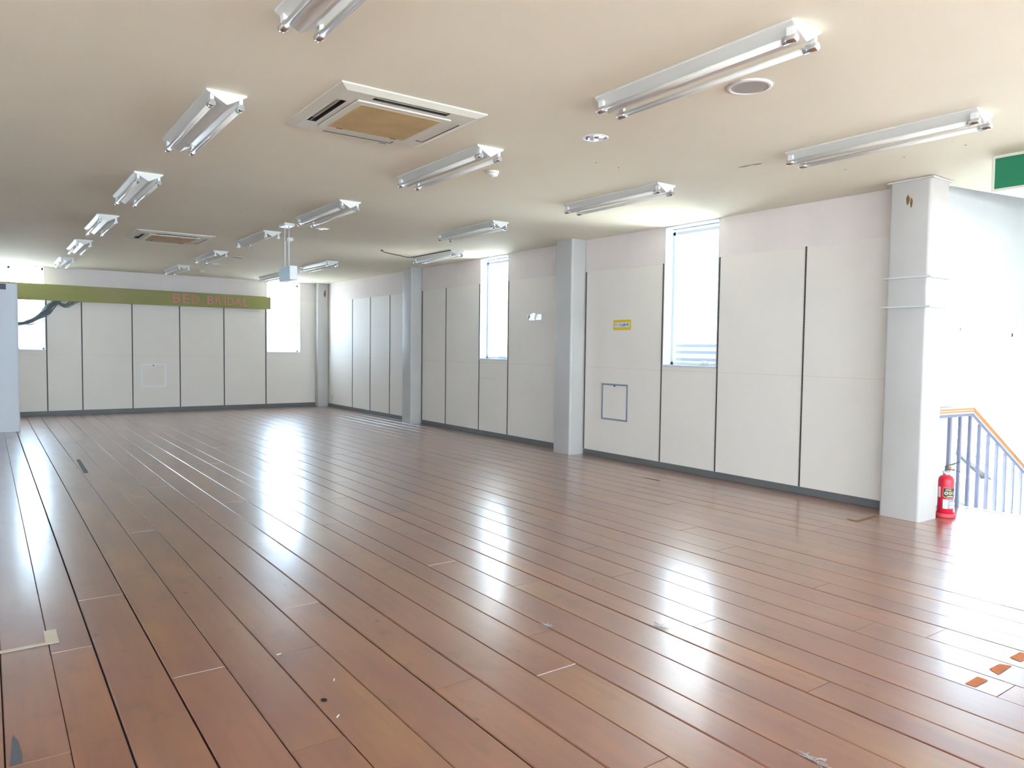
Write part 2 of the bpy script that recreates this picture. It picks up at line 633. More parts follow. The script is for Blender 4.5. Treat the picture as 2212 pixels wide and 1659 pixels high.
for x, y in ((5.537, 2.39), (5.533, 2.808), (5.549, 3.272), (3.87, 4.326), (4.115, 4.336), (.95, 14.2), (2.3, 8.1), (2.62, 7.85)):
    ceil_disc(x, y, .008)
mb.face([(4.846, 3.76, CZ - .0015), (4.868, 3.70, CZ - .0015), (4.862, 3.64, CZ - .0015), (4.882, 3.565, CZ - .0015), (4.868, 3.562, CZ - .0015), (4.848, 3.65, CZ - .0015), (4.838, 3.72, CZ - .0015)], 2)
mb.face([(4.866, 3.63, CZ - .002), (4.884, 3.565, CZ - .002), (4.874, 3.562, CZ - .002), (4.858, 3.60, CZ - .002)], 1)
mb.build('ceiling', [M['ceiling'], M['dark_mark'], M['peel']], kind='structure', fix=False)
MB().box((LX - .2, BY - .2, 3.3), (SX1 + .2, FY + .2, 3.45)).build('ceiling_slab', M['wall_white'], kind='structure')

# floor of individual boards in one mesh
E_ = [.03, .217, .385, .610, .831, 1.031, 1.250, 1.470, 1.673, 1.898, 2.121, 2.283, 2.505, 2.729, 2.902, 3.108, 3.342, 3.530, 3.750, 3.967, 4.150, 4.378, 4.602]
xs = E_[:]
while xs[-1] < 7.29 - .12:
    xs.append(xs[-1] + random.choice((.19, .205, .215, .22, .225)))
xs[-1] = 7.29
while xs[0] > LX:
    xs.insert(0, xs[0] - random.choice((.19, .205, .215, .22)))
xs[0] = LX
KNOWN = {.03: [2.875, 10.55], .217: [3.85, 10.55], .385: [4.57, 8.45, 10.55], .610: [3.28, 10.5], .831: [2.445, 6.02], 1.031: [3.273, 7.42, 12.0], 1.250: [3.84, 7.855, 12.0],
         1.470: [5.2, 9.3], 1.673: [1.69, 6.735], 1.898: [2.444, 9.1, 10.48], 2.121: [5.5, 9.1, 10.48], 2.283: [4.1, 9.1, 10.48], 2.505: [6.4, 9.1, 10.48], 2.729: [1.70, 5.6, 9.1, 10.48],
         2.902: [2.455, 7.2, 9.1, 10.48], 3.108: [3.272, 9.09, 10.5], 3.342: [3.844, 9.08, 10.52], 3.530: [4.9, 9.07, 10.54], 3.750: [1.707, 6.1, 9.06, 10.55], 3.967: [2.458, 9.05, 10.56],
         4.150: [3.31, 7.5], 4.378: [3.852, 8.2]}
MOD = [-7.0, -5.1, -3.9, -2.4, -.8, .9, 1.7, 2.45, 3.28, 3.85, 4.57, 5.3, 6.02, 6.73, 7.42, 8.45, 9.3, 10.6, 11.3, 12.0, 13.1, 14.2, 15.2]
mb = MB()
tl = mb.bm.faces.layers.float.new('tone')


def board(x0, x1, y0, y1, tone, ga, gb):
    a, b, c_, d_ = x0 + ga, x1 - gb, y0 + .0012, y1 - .0012
    ch = random.choice((.0018, .0025, .0035, .0045))
    tilt = random.uniform(-.006, .006)
    hz = random.uniform(-.0006, .0006)

    def z(x):
        return hz + tilt * (x - (x0 + x1) / 2)
    top = [(a + ch, c_ + .0006), (b - ch, c_ + .0006), (b - ch, d_ - .0006), (a + ch, d_ - .0006)]
    mid = [(a, c_), (b, c_), (b, d_), (a, d_)]
    T = [mb.bm.verts.new((x, y, z(x))) for x, y in top]
    Mv = [mb.bm.verts.new((x, y, z(x) - ch)) for x, y in mid]
    Bv = [mb.bm.verts.new((x, y, -.02)) for x, y in mid]
    fs = [mb.bm.faces.new(T)]
    for i in range(4):
        j = (i + 1) % 4
        fs.append(mb.bm.faces.new((Mv[i], Mv[j], T[j], T[i])))
        fs.append(mb.bm.faces.new((Bv[i], Bv[j], Mv[j], Mv[i])))
    for f in fs:
        f[tl] = tone


gaps = []
for x in xs:
    if abs(x - .385) < .001:
        gaps.append(.0038)
    elif abs(x - .831) < .001 or abs(x - 2.121) < .001:
        gaps.append(.0026)
    else:
        gaps.append(random.choice((.0008, .0011, .0015, .0019, .0024, .0028)))
for i in range(len(xs) - 1):
    k = [v for v in KNOWN if abs(v - xs[i]) < .001]
    js = list(KNOWN[k[0]]) if k else []
    last = max(js) if js else BY
    y = min(js) if js else None
    if y is not None:
        while y - random.uniform(2.4, 3.6) > BY + .8:
            y -= random.uniform(2.6, 3.6)
            if y > BY + .6:
                js.append(y)
    y = last
    while y < FY - 2.0:
        cand = [v for v in MOD if y + 1.8 < v < y + 4.3 and v < FY - .8]
        if not cand:
            break
        y = random.choice(cand)
        js.append(y)
    ys = [BY] + sorted(js) + [FY]
    prev = None
    for a, b in zip(ys, ys[1:]):
        if b - a < .05:
            continue
        board(xs[i], xs[i + 1], a, b, random.random(), gaps[i], gaps[i + 1])
mb.face([(LX, BY, -.012), (7.29, BY, -.012), (7.29, FY, -.012), (LX, FY, -.012)], 1)
# knot hole and ink-dark stain with their own shapes
mb.face([(1.067 + .012 * math.cos(k * .6283), 2.744 + .015 * math.sin(k * .6283), .0014) for k in range(10)], 1)
mb.face([(.042, 2.876, .0016), (.076, 2.882, .0016), (.078, 2.95, .0016), (.070, 3.05, .0016), (.057, 3.112, .0016), (.052, 3.07, .0016), (.046, 2.95, .0016)], 2)
# bare unvarnished patches
for q in (((3.582, 1.322), (3.61, 1.37), (3.712, 1.368), (3.735, 1.326)), ((3.367, 1.325), (3.362, 1.366), (3.484, 1.366), (3.482, 1.322)), ((3.818, 1.322), (3.827, 1.372), (3.942, 1.370), (3.950, 1.326))):
    mb.face([(x, y, .0018) for x, y in q], 3)
bmesh.ops.recalc_face_normals(mb.bm, faces=mb.bm.faces)
mb.build('floor', [M['floor'], M['floor_gap'], M['grey_dark'], M['bare_orange']], kind='structure', fix=False)
MB().box((LX - .2, BY - .2, -.3), (7.29, FY + .2, -.03)).build('floor_slab', M['house_wall'], kind='structure')

# baseboards
mb = MB()
for a, b in ((3.4, 7.44), (7.79, 11.95), (12.3, 16.46)):
    mb.box((RX - .009, a, .001), (RX, b, .074))
mb.build('baseboard_right', M['baseboard'], kind='structure', bevel=.003)
MB().box((LX, FY - .009, .001), (6.26, FY, .088)).build('baseboard_far', M['baseboard'], kind='structure', bevel=.003)

# ------------------------------------------------------------------ steel columns


def rrect(x0, x1, y0, y1, r_, n=5):
    pts = []
    for cx, cy, a0 in ((x1 - r_, y1 - r_, 0), (x0 + r_, y1 - r_, 90), (x0 + r_, y0 + r_, 180), (x1 - r_, y0 + r_, 270)):
        for k in range(n + 1):
            a = R(a0 + 90 * k / n)
            pts.append((cx + r_ * math.cos(a), cy + r_ * math.sin(a)))
    return pts


def smooth_sides(o):
    for f in o.data.polygons:
        f.use_smooth = abs(f.normal.z) < .5
    o.data.set_sharp_from_angle(angle=R(35))


def column(x0, x1, y0, y1, label, z1=CZ, scars=()):
    root = empty('steel_column', ((x0 + x1) / 2, (y0 + y1) / 2, 0))
    cx, cy = root.location.x, root.location.y
    tag(root, label, 'column', 'grey steel columns along the right wall')
    mb = MB()
    mb.prism(rrect(x0 - cx, x1 - cx, y0 - cy, y1 - cy, .028), 2, 0, z1)
    for face, u, z, wd, h in scars:       # rusty scars where a bracket was cut off
        pts = [(0, h / 2), (wd * .4, h * .3), (wd * .5, 0), (wd * .3, -h * .4), (0, -h / 2), (-wd * .4, -h * .2), (-wd * .5, h * .15)]
        if face == 'x':
            mb.face([(x0 - cx - .0012, u - cy + a, z + b) for a, b in pts], 1)
        else:
            mb.face([(u - cx + a, y0 - cy - .0012, z + b) for a, b in pts], 1)
    o = mb.build('shaft', [M['steel_paint'], M['rust']], root)
    smooth_sides(o)
    return root


column(6.252, RX - .001, 16.465, FY - .001, 'grey steel column standing in the far right corner of the room', scars=(('y', 6.42, 2.60, .05, .16), ('y', 6.43, 2.66, .03, .08)))
column(6.285, RX - .001, 11.955, 12.30, 'grey steel column between the corner panels and the narrow farther side window')
column(6.268, RX - .001, 7.445, 7.79, 'grey steel column between the two tall windows of the right wall')
c4 = column(6.267, 6.58, 2.946, 3.288, 'nearest pale grey steel column with two ring plates, beside the fire extinguisher', scars=(('x', 3.133, 2.675, .03, .09), ('x', 3.104, 2.648, .022, .09)))
for z, e in ((2.03, .032), (1.786, .036), (CZ - .012, .02)):
    mb = MB()
    mb.prism([(-.1565 - e, -.171 - e), (.1565 + e, -.171 - e), (.1565 + e, .171 + e * .7), (-.1565 - e, .171 + e * .7)], 2, z - .006, z + .006)
    mb.build('ring_plate', M['plate'], c4)

# white pier at the left edge of the view with a grey ledge box
root = empty('white_pier', (.25, 14.05, 0))
tag(root, 'white round-cornered pier standing on the floor in front of the far left window', 'pier')
o = MB().prism(rrect(-.35, .182, -.18, .18, .045), 2, 0, 2.31).build('body', M['pier'], root)
smooth_sides(o)
MB().box((-.34, -.205, 2.215), (.03, -.18, 2.30)).build('ledge_box', M['grey_dark'], root, bevel=.004)

# ------------------------------------------------------------------ slotted shelf rails in the wall joints


def rail_right(y, z0, z1, label):
    o = MB().box((-.007, -.0065, z0), (0, .0065, z1)).build('shelf_rail', M['rail'])
    o.location = (RX, y, 0)
    tag(o, label, 'shelf rail', 'slotted rails of the right wall')


for y, z1, lab in ((15.096, 2.425, 'thin slotted rail in the right wall, nearest to the corner column'),
                   (14.188, 2.429, 'thin slotted rail in the right wall, second from the corner column'),
                   (13.28, 2.425, 'thin slotted rail in the right wall, third from the corner column'),
                   (11.945, 2.427, 'dark slotted rail hard against the near side of the second column'),
                   (11.096, 2.43, 'dark slotted rail alone on the panel left of the farther side window'),
                   (10.032, 2.43, 'dark slotted rail along the left edge of the farther side window'),
                   (9.222, 2.43, 'dark slotted rail below and along the right edge of the farther side window'),
                   (7.436, 2.423, 'dark slotted rail hard against the third column, left of the yellow sign'),
                   (6.069, 2.419, 'dark slotted rail along the left edge of the nearer side window'),
                   (5.251, 2.417, 'dark slotted rail along the right edge of the nearer side window'),
                   (4.215, 2.426, 'dark slotted rail nearest to the camera, left of the big pale column')):
    rail_right(y, .074, z1, lab)
for i, (x, lab) in enumerate(((.963, 'dark slotted rail beside the far left window, above the baseboard'),
                              (1.549, 'dark slotted rail in the far wall, first from the left to meet the green banner'),
                              (2.435, 'dark slotted rail in the far wall, just left of the white access hatch'),
                              (3.332, 'dark slotted rail in the far wall, under the word BED, right of the white hatch'),
                              (4.223, 'dark slotted rail in the far wall, under the word BRIDAL'),
                              (5.122, 'dark slotted rail along the left edge of the far right window'))):
    o = MB().box((-.010, -.007, .088), (.010, 0, 2.44)).build('shelf_rail', M['rail'])
    o.location = (x, FY, 0)
    tag(o, lab, 'shelf rail', 'slotted rails of the far wall')

# ------------------------------------------------------------------ access hatches


def hatch(w_, h_, fm, label):
    """built facing -Y, base centre at origin"""
    root = empty('access_hatch', (0, 0, 0))
    tag(root, label, 'hatch')
    mb = MB()
    f = .022
    mb.box((-w_ / 2, -.008, 0), (-w_ / 2 + f, 0, h_))
    mb.box((w_ / 2 - f, -.008, 0), (w_ / 2, 0, h_))
    mb.box((-w_ / 2 + f, -.008, 0), (w_ / 2 - f, 0, f))
    mb.box((-w_ / 2 + f, -.008, h_ - f), (w_ / 2 - f, 0, h_))
    mb.build('frame', fm, root, bevel=.0015)
    mb = MB()
    mb.box((-w_ / 2 + f + .002, -.004, f + .002), (w_ / 2 - f - .002, 0, h_ - f - .006))
    mb.build('hatch_door', M['wall_panel'], root)
    mb = MB()
    mb.box((-.012, -.010, h_ - f - .014), (.012, -.004, h_ - f + .004))
    mb.build('latch', M['dark_mark'], root)
    return root


h = hatch(.475, .468, M['hatch_grey'], 'grey framed square access hatch low on the right wall, below the yellow sign')
h.location = (RX, 6.858, .498)
h.rotation_euler = (0, 0, R(-90))
h = hatch(.468, .468, M['hatch_white'], 'white framed square access hatch low on the far wall')
h.location = (2.823, FY, .519)

# ------------------------------------------------------------------ yellow notice, bracket, tape on the wall


def text_mesh(txt, name, m, height, width, parent, loc, rot, depth=.0008, bold=0):
    cu = bpy.data.curves.new(name, 'FONT')
    cu.body = txt
    cu.size = 1
    cu.extrude = .01
    cu.offset = bold
    cu.resolution_u = 3
    tmp = bpy.data.objects.new(name, cu)
    COL.objects.link(tmp)
    dg = bpy.context.evaluated_depsgraph_get()
    me = bpy.data.meshes.new_from_object(tmp.evaluated_get(dg))
    bpy.data.objects.remove(tmp)
    if not me.vertices:
        return None
    x0 = min(v.co.x for v in me.vertices)
    x1 = max(v.co.x for v in me.vertices)
    y0 = min(v.co.y for v in me.vertices)
    y1 = max(v.co.y for v in me.vertices)
    for v in me.vertices:
        v.co = ((v.co.x - x0) / max(x1 - x0, 1e-6) * width - width / 2, (v.co.y - y0) / max(y1 - y0, 1e-6) * height - height / 2, (v.co.z + .01) / .02 * depth)
    me.materials.clear()
    me.materials.append(m)
    o = bpy.data.objects.new(name, me)
    COL.objects.link(o)
    o.parent = parent
    o.location = loc
    o.rotation_euler = rot
    return o


root = empty('notice_sign', (RX, 6.747, 1.648), R(-90))     # faces -X: local x runs to -Y
tag(root, 'small yellow plastic notice with a white printed strip on the right wall', 'sign')
mb = MB()
mb.prism([(-.158, .008), (-.15, 0), (.15, 0), (.158, .008), (.158, .120), (.15, .128), (-.15, .128), (-.158, .120)], 1, -.004, 0)
mb.build('board', M['yellow'], root)
MB().box((-.133, -.0055, .034), (.133, -.004, .096)).build('printed_strip', M['sign_white'], root)
mb = MB()
for a, b in (((-.129, .038), (.129, .0395)), ((-.129, .0905), (.129, .092)), ((-.129, .0395), (-.1275, .0905)), ((.1275, .0395), (.129, .0905))):
    mb.box((a[0], -.0062, a[1]), (b[0], -.0055, b[1]))
mb.build('border', M['ink'], root)
text_mesh('サンプル品置き場', 'lettering', M['ink'], .036, .235, root, (0, -.0055, .065), (R(90), 0, 0), bold=.012)
for x in (-.125, .125):
    MB().tube([(x, -.0065, .117), (x, -.004, .117)], .004, 8).build('pin', M['grey_dark'], root)

root = empty('mounting_bracket', (RX, 8.55, 1.86), R(-90))
tag(root, 'shiny metal mounting bracket left on the wall between window and column', 'bracket')
mb = MB()
mb.box((-.14, -.004, -.045), (.15, 0, .04))
mb.box((-.14, -.016, .036), (.15, 0, .040))
mb.box((-.14, -.016, -.045), (.15, 0, -.041))
mb.build('back_plate', M['galv'], root)
mb = MB()
mb.prism([(-.06, .04), (-.02, .055), (.03, .05), (0, -.04), (-.02, -.048)], 1, -.022, -.018)
mb.build('bent_tongue', M['chrome'], root)
for x in (.045, .085):
    MB().box((x, -.024, -.02), (x + .018, -.004, .022)).build('clip', M['chrome'], root, bevel=.002)
mb = MB()
mb.tube([(-.155 + .022 * math.cos(a), -.012, .012 + .022 * math.sin(a)) for a in [R(k * 30) for k in range(13)]], .006, 8)
mb.build('cable_ring', M['chrome'], root)

o = MB().box((-.177, -.0015, -.006), (.177, 0, .006)).build('tape_strip', M['cream'])
o.location = (RX, 9.76, .918)
o.rotation_euler = (0, R(0), R(-90))
tag(o, 'thin beige tape strip stuck on the wall below the farther side window', 'tape')

# wall socket near the corner
root = empty('wall_socket', (RX, 16.25, .22), R(-90))
tag(root, 'small cream wall socket low beside the corner column', 'socket')
MB().box((-.035, -.008, -.06), (.035, 0, .06)).build('cover_plate', M['cream'], root, bevel=.004)
MB().box((-.012, -.0095, -.022), (.012, -.008, .022)).build('outlet', M['white'], root)

# ------------------------------------------------------------------ green banner with lettering
root = empty('banner_board', (2.45, FY - .08, 2.2))
tag(root, 'long olive green banner board reading BED BRIDAL across the far wall', 'banner')
mb = MB()
x0, x1 = -2.65, 2.757
mb.prism([(x0, .0), (x1 - .17, -.002), (x1, .004), (x1, .268), (x1 - .17, .282), (x0, .320)], 1, -.018, .012)
mb.build('board', M['banner'], root, bevel=.003)
for x in (-1.2, .4, 2.1):
    MB().box((x - .03, .012, .08), (x + .03, .078, .2)).build('spacer', M['alu_white'], root)
LET = (('B', 205, 320, 195, 352), ('E', 372, 475, 205, 362), ('D', 520, 648, 215, 365), ('B', 785, 890, 237, 385), ('R', 925, 1030, 245, 392),
       ('I', 1085, 1104, 252, 395), ('D', 1140, 1250, 262, 400), ('A', 1262, 1390, 270, 410), ('L', 1430, 1530, 285, 422))


def px2x(u):
    return 3.192 + (u - 205) / (1530 - 205) * (4.735 - 3.192)


for ch, a, b, ya, yb in LET:
    xa, xb = px2x(a), px2x(b)
    hgt = (yb - ya) / 155 * .19
    zc = 2.262 + hgt / 2 - (a - 205) / 1325 * .004
    text_mesh(ch, 'letter', M['pink'], hgt, xb - xa, root, ((xa + xb) / 2 - 2.45, -.018, zc - 2.2), (R(90), 0, 0), depth=.004)

# loose cables sagging from the banner towards the pier
root = empty('cable_bundle', (.9, FY - .17, 2.2))
tag(root, 'thick bundle of grey cables sagging from the left end of the green banner', 'cables')
ox, oy, oz = root.location


def bez(pts, n=14):
    out = []
    P = [Vector(p) for p in pts]
    P = [P[0]] + P + [P[-1]]
    for i in range(1, len(P) - 2):
        for k in range(n):
            s = k / n
            a, b, c_, d_ = P[i - 1], P[i], P[i + 1], P[i + 2]
            out.append(.5 * ((2 * b) + (c_ - a) * s + (2 * a - 5 * b + 4 * c_ - d_) * s * s + (3 * b - a - 3 * c_ + d_) * s ** 3))
    out.append(P[-2])
    return out


mb = MB()
rnd = random.Random(3)
for k in range(46):
    s = rnd.uniform(-1, 1)
    q = rnd.uniform(-.05, .05)
    j = lambda a: rnd.uniform(-a, a)
    pts = [(.05, q, 1.79 + .02 * s), (.50, q, 1.755 + .025 * s), (.66, q, 1.785 + .035 * s + j(.01)), (.81 + .02 * s, q, 1.87 + .055 * s + j(.015)),
           (.95 - .03 * s, q, 1.99 + .06 * s + j(.02)), (1.03 - .04 * s + j(.02), q, 2.09 + .05 * s), (1.12 - .05 * s + j(.03), q, 2.194)]
    mb.tube(bez([(x - ox, y, z - oz) for x, y, z in pts], 5), .0062, 6)
for k in range(3):
    pts = [(.1, 0, 1.75), (.52, .02, 1.725 - .008 * k), (.7, .02, 1.745 - .008 * k), (.85, .02, 1.79), (.95, .02, 1.86), (1.06, .02, 2.0)]
    mb.tube(bez([(x - ox, y, z - oz) for x, y, z in pts], 5), .004, 6)
mb.build('main_bundle', M['cable'], root)
mb = MB()
for k in range(14):
    s = k / 13
    a, b = 1.08 + .08 * rnd.random(), 1.32 + .20 * rnd.random()
    pts = [(a, 0, 2.196), (a * .7 + b * .3, .02 * s, 2.15 - .05 * s), ((a + b) / 2, .02 * s, 2.14 - .065 * s), (a * .3 + b * .7, .02 * s, 2.15 - .04 * s), (b, 0, 2.196)]
    mb.tube(bez([(x - ox, y, z - oz) for x, y, z in pts], 5), .0045, 6)
mb.build('hanging_loops', M['cable'], root)
mb = MB()
for k in range(7):
    pts = [(.72 + .04 * k, 0, 2.2), (.69 + .03 * k, 0, 2.10 - .02 * k), (.73 + .03 * k, 0, 1.98 - .03 * k), (.80 + .03 * k, 0, 1.90)]
    mb.tube(bez([(x - ox, y, z - oz) for x, y, z in pts], 5), .0016, 5)
mb.build('thin_wires', M['cable'], root)

# ------------------------------------------------------------------ fluorescent ceiling lamps
FL = 1.272


def make_lamp():
    """origin at the ceiling, centre of the lamp; runs along Y"""
    root = empty('fluorescent_lamp', (0, 0, 0))
    hw, hl = .1125, FL / 2
    mb = MB()
    mb.prism([(-hw, 0), (-hw, -.010), (-.004, -.072), (.004, -.072), (hw, -.010), (hw, 0)], 1, -hl, hl)
    mb.build('body', M['lamp_white'], root, bevel=.0015)
    for sx in (-1, 1):
        tx, tz = sx * .080, -.074
        MB().tube([(tx, -hl + .055, tz), (tx, hl - .055, tz)], .0148, 16).build('tube', M['tube'], root)
        for sy in (-1, 1):
            mb = MB()
            y0, y1 = sy * (hl + .004), sy * (hl - .062)
            mb.tube([(tx, y0, tz), (tx, y0 - sy * .003, tz), (tx, y1, tz)], [.017, .0195, .0195], 16)
            mb.tube([(tx, y0, tz), (tx, y0 - sy * .001, tz)], .0172, 16, mi=1)
            mb.box((tx - .010, sy * (hl - .008), -.060), (tx + .010, sy * (hl - .045), -.022), 1)
            mb.build('socket', [M['chrome'], M['socket']], root)
    return root


lamp = make_lamp()
ORD = ['nearest', 'second nearest', 'third from the camera', 'fourth from the camera', 'fifth from the camera', 'farthest']
spots = []
for i, y in enumerate((1.97, 4.442, 6.915, 9.44, 11.92, 14.48)):
    spots.append((1.152, y, 0, 'white twin-tube ceiling lamp, %s in the left row' % ORD[i], ()))
for i, y in enumerate((1.956, 4.46, 6.955, 9.40, 11.89, 14.47)):
    lab = 'white twin-tube ceiling lamp, %s in the middle row' % ORD[i]
    if i == 3:
        lab = 'white ceiling lamp with empty sockets and no tubes, left of the hanging rods'
    spots.append((2.978, y, 0, lab, ('tube',) if i == 3 else ()))
for x, y, a, lab in ((4.852, 1.99, 0, 'white twin-tube ceiling lamp nearest the green exit sign, in the right row'),
                     (4.836, 4.49, 0, 'white twin-tube ceiling lamp second from the exit sign in the right row'),
                     (4.80, 6.965, 0, 'white twin-tube ceiling lamp third from the exit sign in the right row'),
                     (5.745, 9.43, -2.0, 'white ceiling lamp set close to the right wall with a loose black wire beside it'),
                     (4.815, 11.99, 0, 'white twin-tube ceiling lamp right of the hanging sign box'),
                     (4.85, 14.62, 0, 'white ceiling lamp half hidden behind the hanging sign box')):
    spots.append((x, y, a, lab, ()))
for i, (x, y, a, lab, skip) in enumerate(spots):
    o = lamp if i == 0 else copy_tree(lamp, None, skip)
    o.location = (x, y + FL / 2, CZ)
    o.rotation_euler = (0, 0, R(a))
    tag(o, lab, 'ceiling lamp', 'fluorescent lamps on the ceiling')

# loose wire on the ceiling
mb = MB()
pts = [(4.846, 10.153, CZ - .006), (4.93, 10.27, CZ - .008), (5.112, 10.415, CZ - .006), (5.338, 10.516, CZ - .01), (5.50, 10.545, CZ - .02), (5.575, 10.40, CZ - .012), (5.60, 10.0, CZ - .008), (5.615, 9.45, CZ - .008)]
mb.tube(bez(pts, 8), .006, 6)
mb.tube([(4.846, 10.153, CZ - .012), (4.846, 10.153, CZ)], .02, 8)
tag(mb.build('ceiling_wire', M['dark_brown']), 'loose black wire running along the ceiling to the lamp by the wall', 'wire')

# ------------------------------------------------------------------ ceiling air conditioners


def make_ac():
    root = empty('ceiling_air_conditioner', (0, 0, 0))
    H = .475
    mb = MB()
    # bevelled square rim, then a flat face 24 mm below the ceiling with four slot openings
    T, F, zf = H, .425, -.026
    o_ = [(-T, -T), (T, -T), (T, T), (-T, T)]
    i_ = [(-F, -F), (F, -F), (F, F), (-F, F)]
    for k in range(4):
        j = (k + 1) % 4
        mb.face([(*o_[k], 0), (*o_[j], 0), (*o_[j], -.007), (*o_[k], -.007)])
        mb.face([(*o_[k], -.007), (*o_[j], -.007), (*i_[j], zf), (*i_[k], zf)])
    G = .315
    slots = []
    for k in range(4):
        ca, sa = math.cos(k * math.pi / 2), math.sin(k * math.pi / 2)
        rot = lambda x, y, ca=ca, sa=sa: (x * ca - y * sa, x * sa + y * ca)
        # quarter ring between grille (G) and face edge (F): with one slot
        s0, s1, sl = .353, .412, .245

        def Q(pts, z=zf, mi=0):
            mb.face([(*rot(x, y), z) for x, y in pts], mi)
        Q([(-G, -G), (G, -G), (s0, -s0), (-s0, -s0)])
        Q([(-s0, -s0), (-sl, -s0), (-sl, -s1), (-s1, -s1)])
        Q([(sl, -s0), (s0, -s0), (s1, -s1), (sl, -s1)])
        Q([(-s1, -s1), (s1, -s1), (F, -F), (-F, -F)])
        for a, b in (((-sl, -s0), (sl, -s0)), ((sl, -s0), (sl, -s1)), ((sl, -s1), (-sl, -s1)), ((-sl, -s1), (-sl, -s0))):
            mb.face([(*rot(*a), zf), (*rot(*b), zf), (*rot(*b), .03), (*rot(*a), .03)], 1)
        Q([(-sl, -s0), (sl, -s0), (sl, -s1), (-sl, -s1)], .03, 1)
        slots.append(rot)
    bmesh.ops.remove_doubles(mb.bm, verts=mb.bm.verts, dist=1e-5)
    mb.build('panel', [M['ac_white'], M['black']], root)
    for k, rot in enumerate(slots):
        mb = MB()
        tilt = .020 if k in (0, 3) else .004       # louvres half open on two sides
        a, b = -.397, -.372
        pts = [(-.243, a, zf + .004), (.243, a, zf + .004), (.243, b, zf + .004 + tilt * .0), (-.243, b, zf + .004)]
        if k in (0, 3):
            pts = [(-.243, -.388, zf + .002), (.243, -.388, zf + .002), (.243, -.374, zf + .012), (-.243, -.374, zf + .012)]
        else:
            pts = [(-.243, -.409, zf + .003), (.243, -.409, zf + .003), (.243, -.356, zf + .005), (-.243, -.356, zf + .005)]
        P = [(*rot(x, y), z) for x, y, z in pts]
        P2 = [(x, y, z + .002) for x, y, z in P]
        mb.face(P)
        mb.face(P2[::-1])
        for q in range(4):
            mb.face([P[q], P[(q + 1) % 4], P2[(q + 1) % 4], P2[q]])
        mb.build('louvre', M['ac_white'], root)
    mb = MB()
    mb.box((-.312, -.312, -.034), (.312, .312, -.024))
    gr = mb.build('intake_grille', M['ac_white'], root, bevel=.004)
    MB().box((-.267, -.262, -.0355), (.267, .262, -.034)).build('filter_mesh', M['filter'], gr)
    for x in (-.19, .19):
        MB().box((x - .02, .255, -.038), (x + .02, .262, -.0355)).build('catch', M['dark_mark'], gr)
    MB().box((.18, .435, -.026), (.23, .45, -.021)).build('badge', M['label_grey'], root)
    return root


ac = make_ac()
ac.location = (2.08, 4.338, CZ)
tag(ac, 'large square ceiling air conditioner with yellowed grille, nearer one between lamp rows', 'air conditioner', 'ceiling air conditioners')
ac2 = copy_tree(ac)
ac2.location = (2.06, 10.83, CZ)
tag(ac2, 'farther square ceiling air conditioner with yellowed grille, towards the green banner', 'air conditioner', 'ceiling air conditioners')

# ------------------------------------------------------------------ speakers, downlights, detectors


def speaker(x, y, r_, label, dark=False):
    root = empty('ceiling_speaker', (x, y, CZ))
    tag(root, label, 'speaker')
    mb = MB()
    mb.lathe([(r_, 0), (r_, -.006), (r_ * .97, -.010), (r_ * .86, -.012), (r_ * .82, -.008)], (0, 0, 0), 40)
    mb.build('rim', M['white'] if not dark else M['cream'], root)
    mb = MB()
    mb.lathe([(r_ * .83, -.007), (r_ * .6, -.0085), (0, -.009)], (0, 0, 0), 40)
    mb.build('grille', M['speaker_grille'], root)
    return root


m = mat('speaker_grille', (.45, .42, .38), .6)
t = NT(m)
v = t.coords()
vo = t.n('ShaderNodeTexVoronoi')
vo.inputs['Scale'].default_value = 260
vo.inputs['Randomness'].default_value = .1
t.l(v, vo.inputs['Vector'])
t.l(t.ramp(vo.outputs['Distance'], [(.25, (.22, .20, .18)), (.4, (.52, .49, .45))]), t.b.inputs['Base Color'])
M['speaker_grille'] = m
speaker(3.414, 2.582, .119, 'round ceiling speaker with white rim near the large right lamp')
speaker(3.40, 12.57, .115, 'farther round ceiling speaker beyond the hanging sign box', True)

for (x, y, r_), lab in zip(DOWN, ('recessed chrome downlight nearest the camera, below the speaker', 'recessed chrome downlight behind the hanging sign rods', 'farthest small recessed chrome downlight')):
    root = empty('downlight', (x, y, CZ))
    tag(root, lab, 'downlight', 'recessed downlights in the ceiling')
    mb = MB()
    mb.lathe([(r_ + .012, 0), (r_ + .012, -.003), (r_ + .002, -.005), (r_ - .002, 0)], (0, 0, 0), 36)
    mb.build('ring', M['white'], root)
    mb = MB()
    n = 12
    prof = [(r_ - .001, 0), (r_ * .95, .03), (r_ * .80, .07), (r_ * .5, .10)]
    mb.lathe(prof, (0, 0, 0), n, smooth=False)
    mb.lathe([(r_ * .5, .10), (0, .105)], (0, 0, 0), n, smooth=False)
    mb.build('reflector', M['chrome'], root)
    mb = MB()
    mb.lathe([(.0, .02), (.012, .022), (.022, .04), (.022, .06), (.013, .085), (.013, .103)], (0, 0, 0), 16)
    mb.build('bulb', M['tube'], root)


def detector(x, y, lab, square=False):
    root = empty('heat_detector', (x, y, CZ))
    tag(root, lab, 'detector', 'detectors on the ceiling')
    MB().lathe([(.05, 0), (.05, -.018), (.046, -.022), (0, -.022)], (0, 0, 0), 28).build('base', M['cream'], root)
    MB().lathe([(.043, -.022), (.043, -.030), (.034, -.040), (.014, -.047), (0, -.048)], (0, 0, 0), 28).build('dome', M['white'], root)


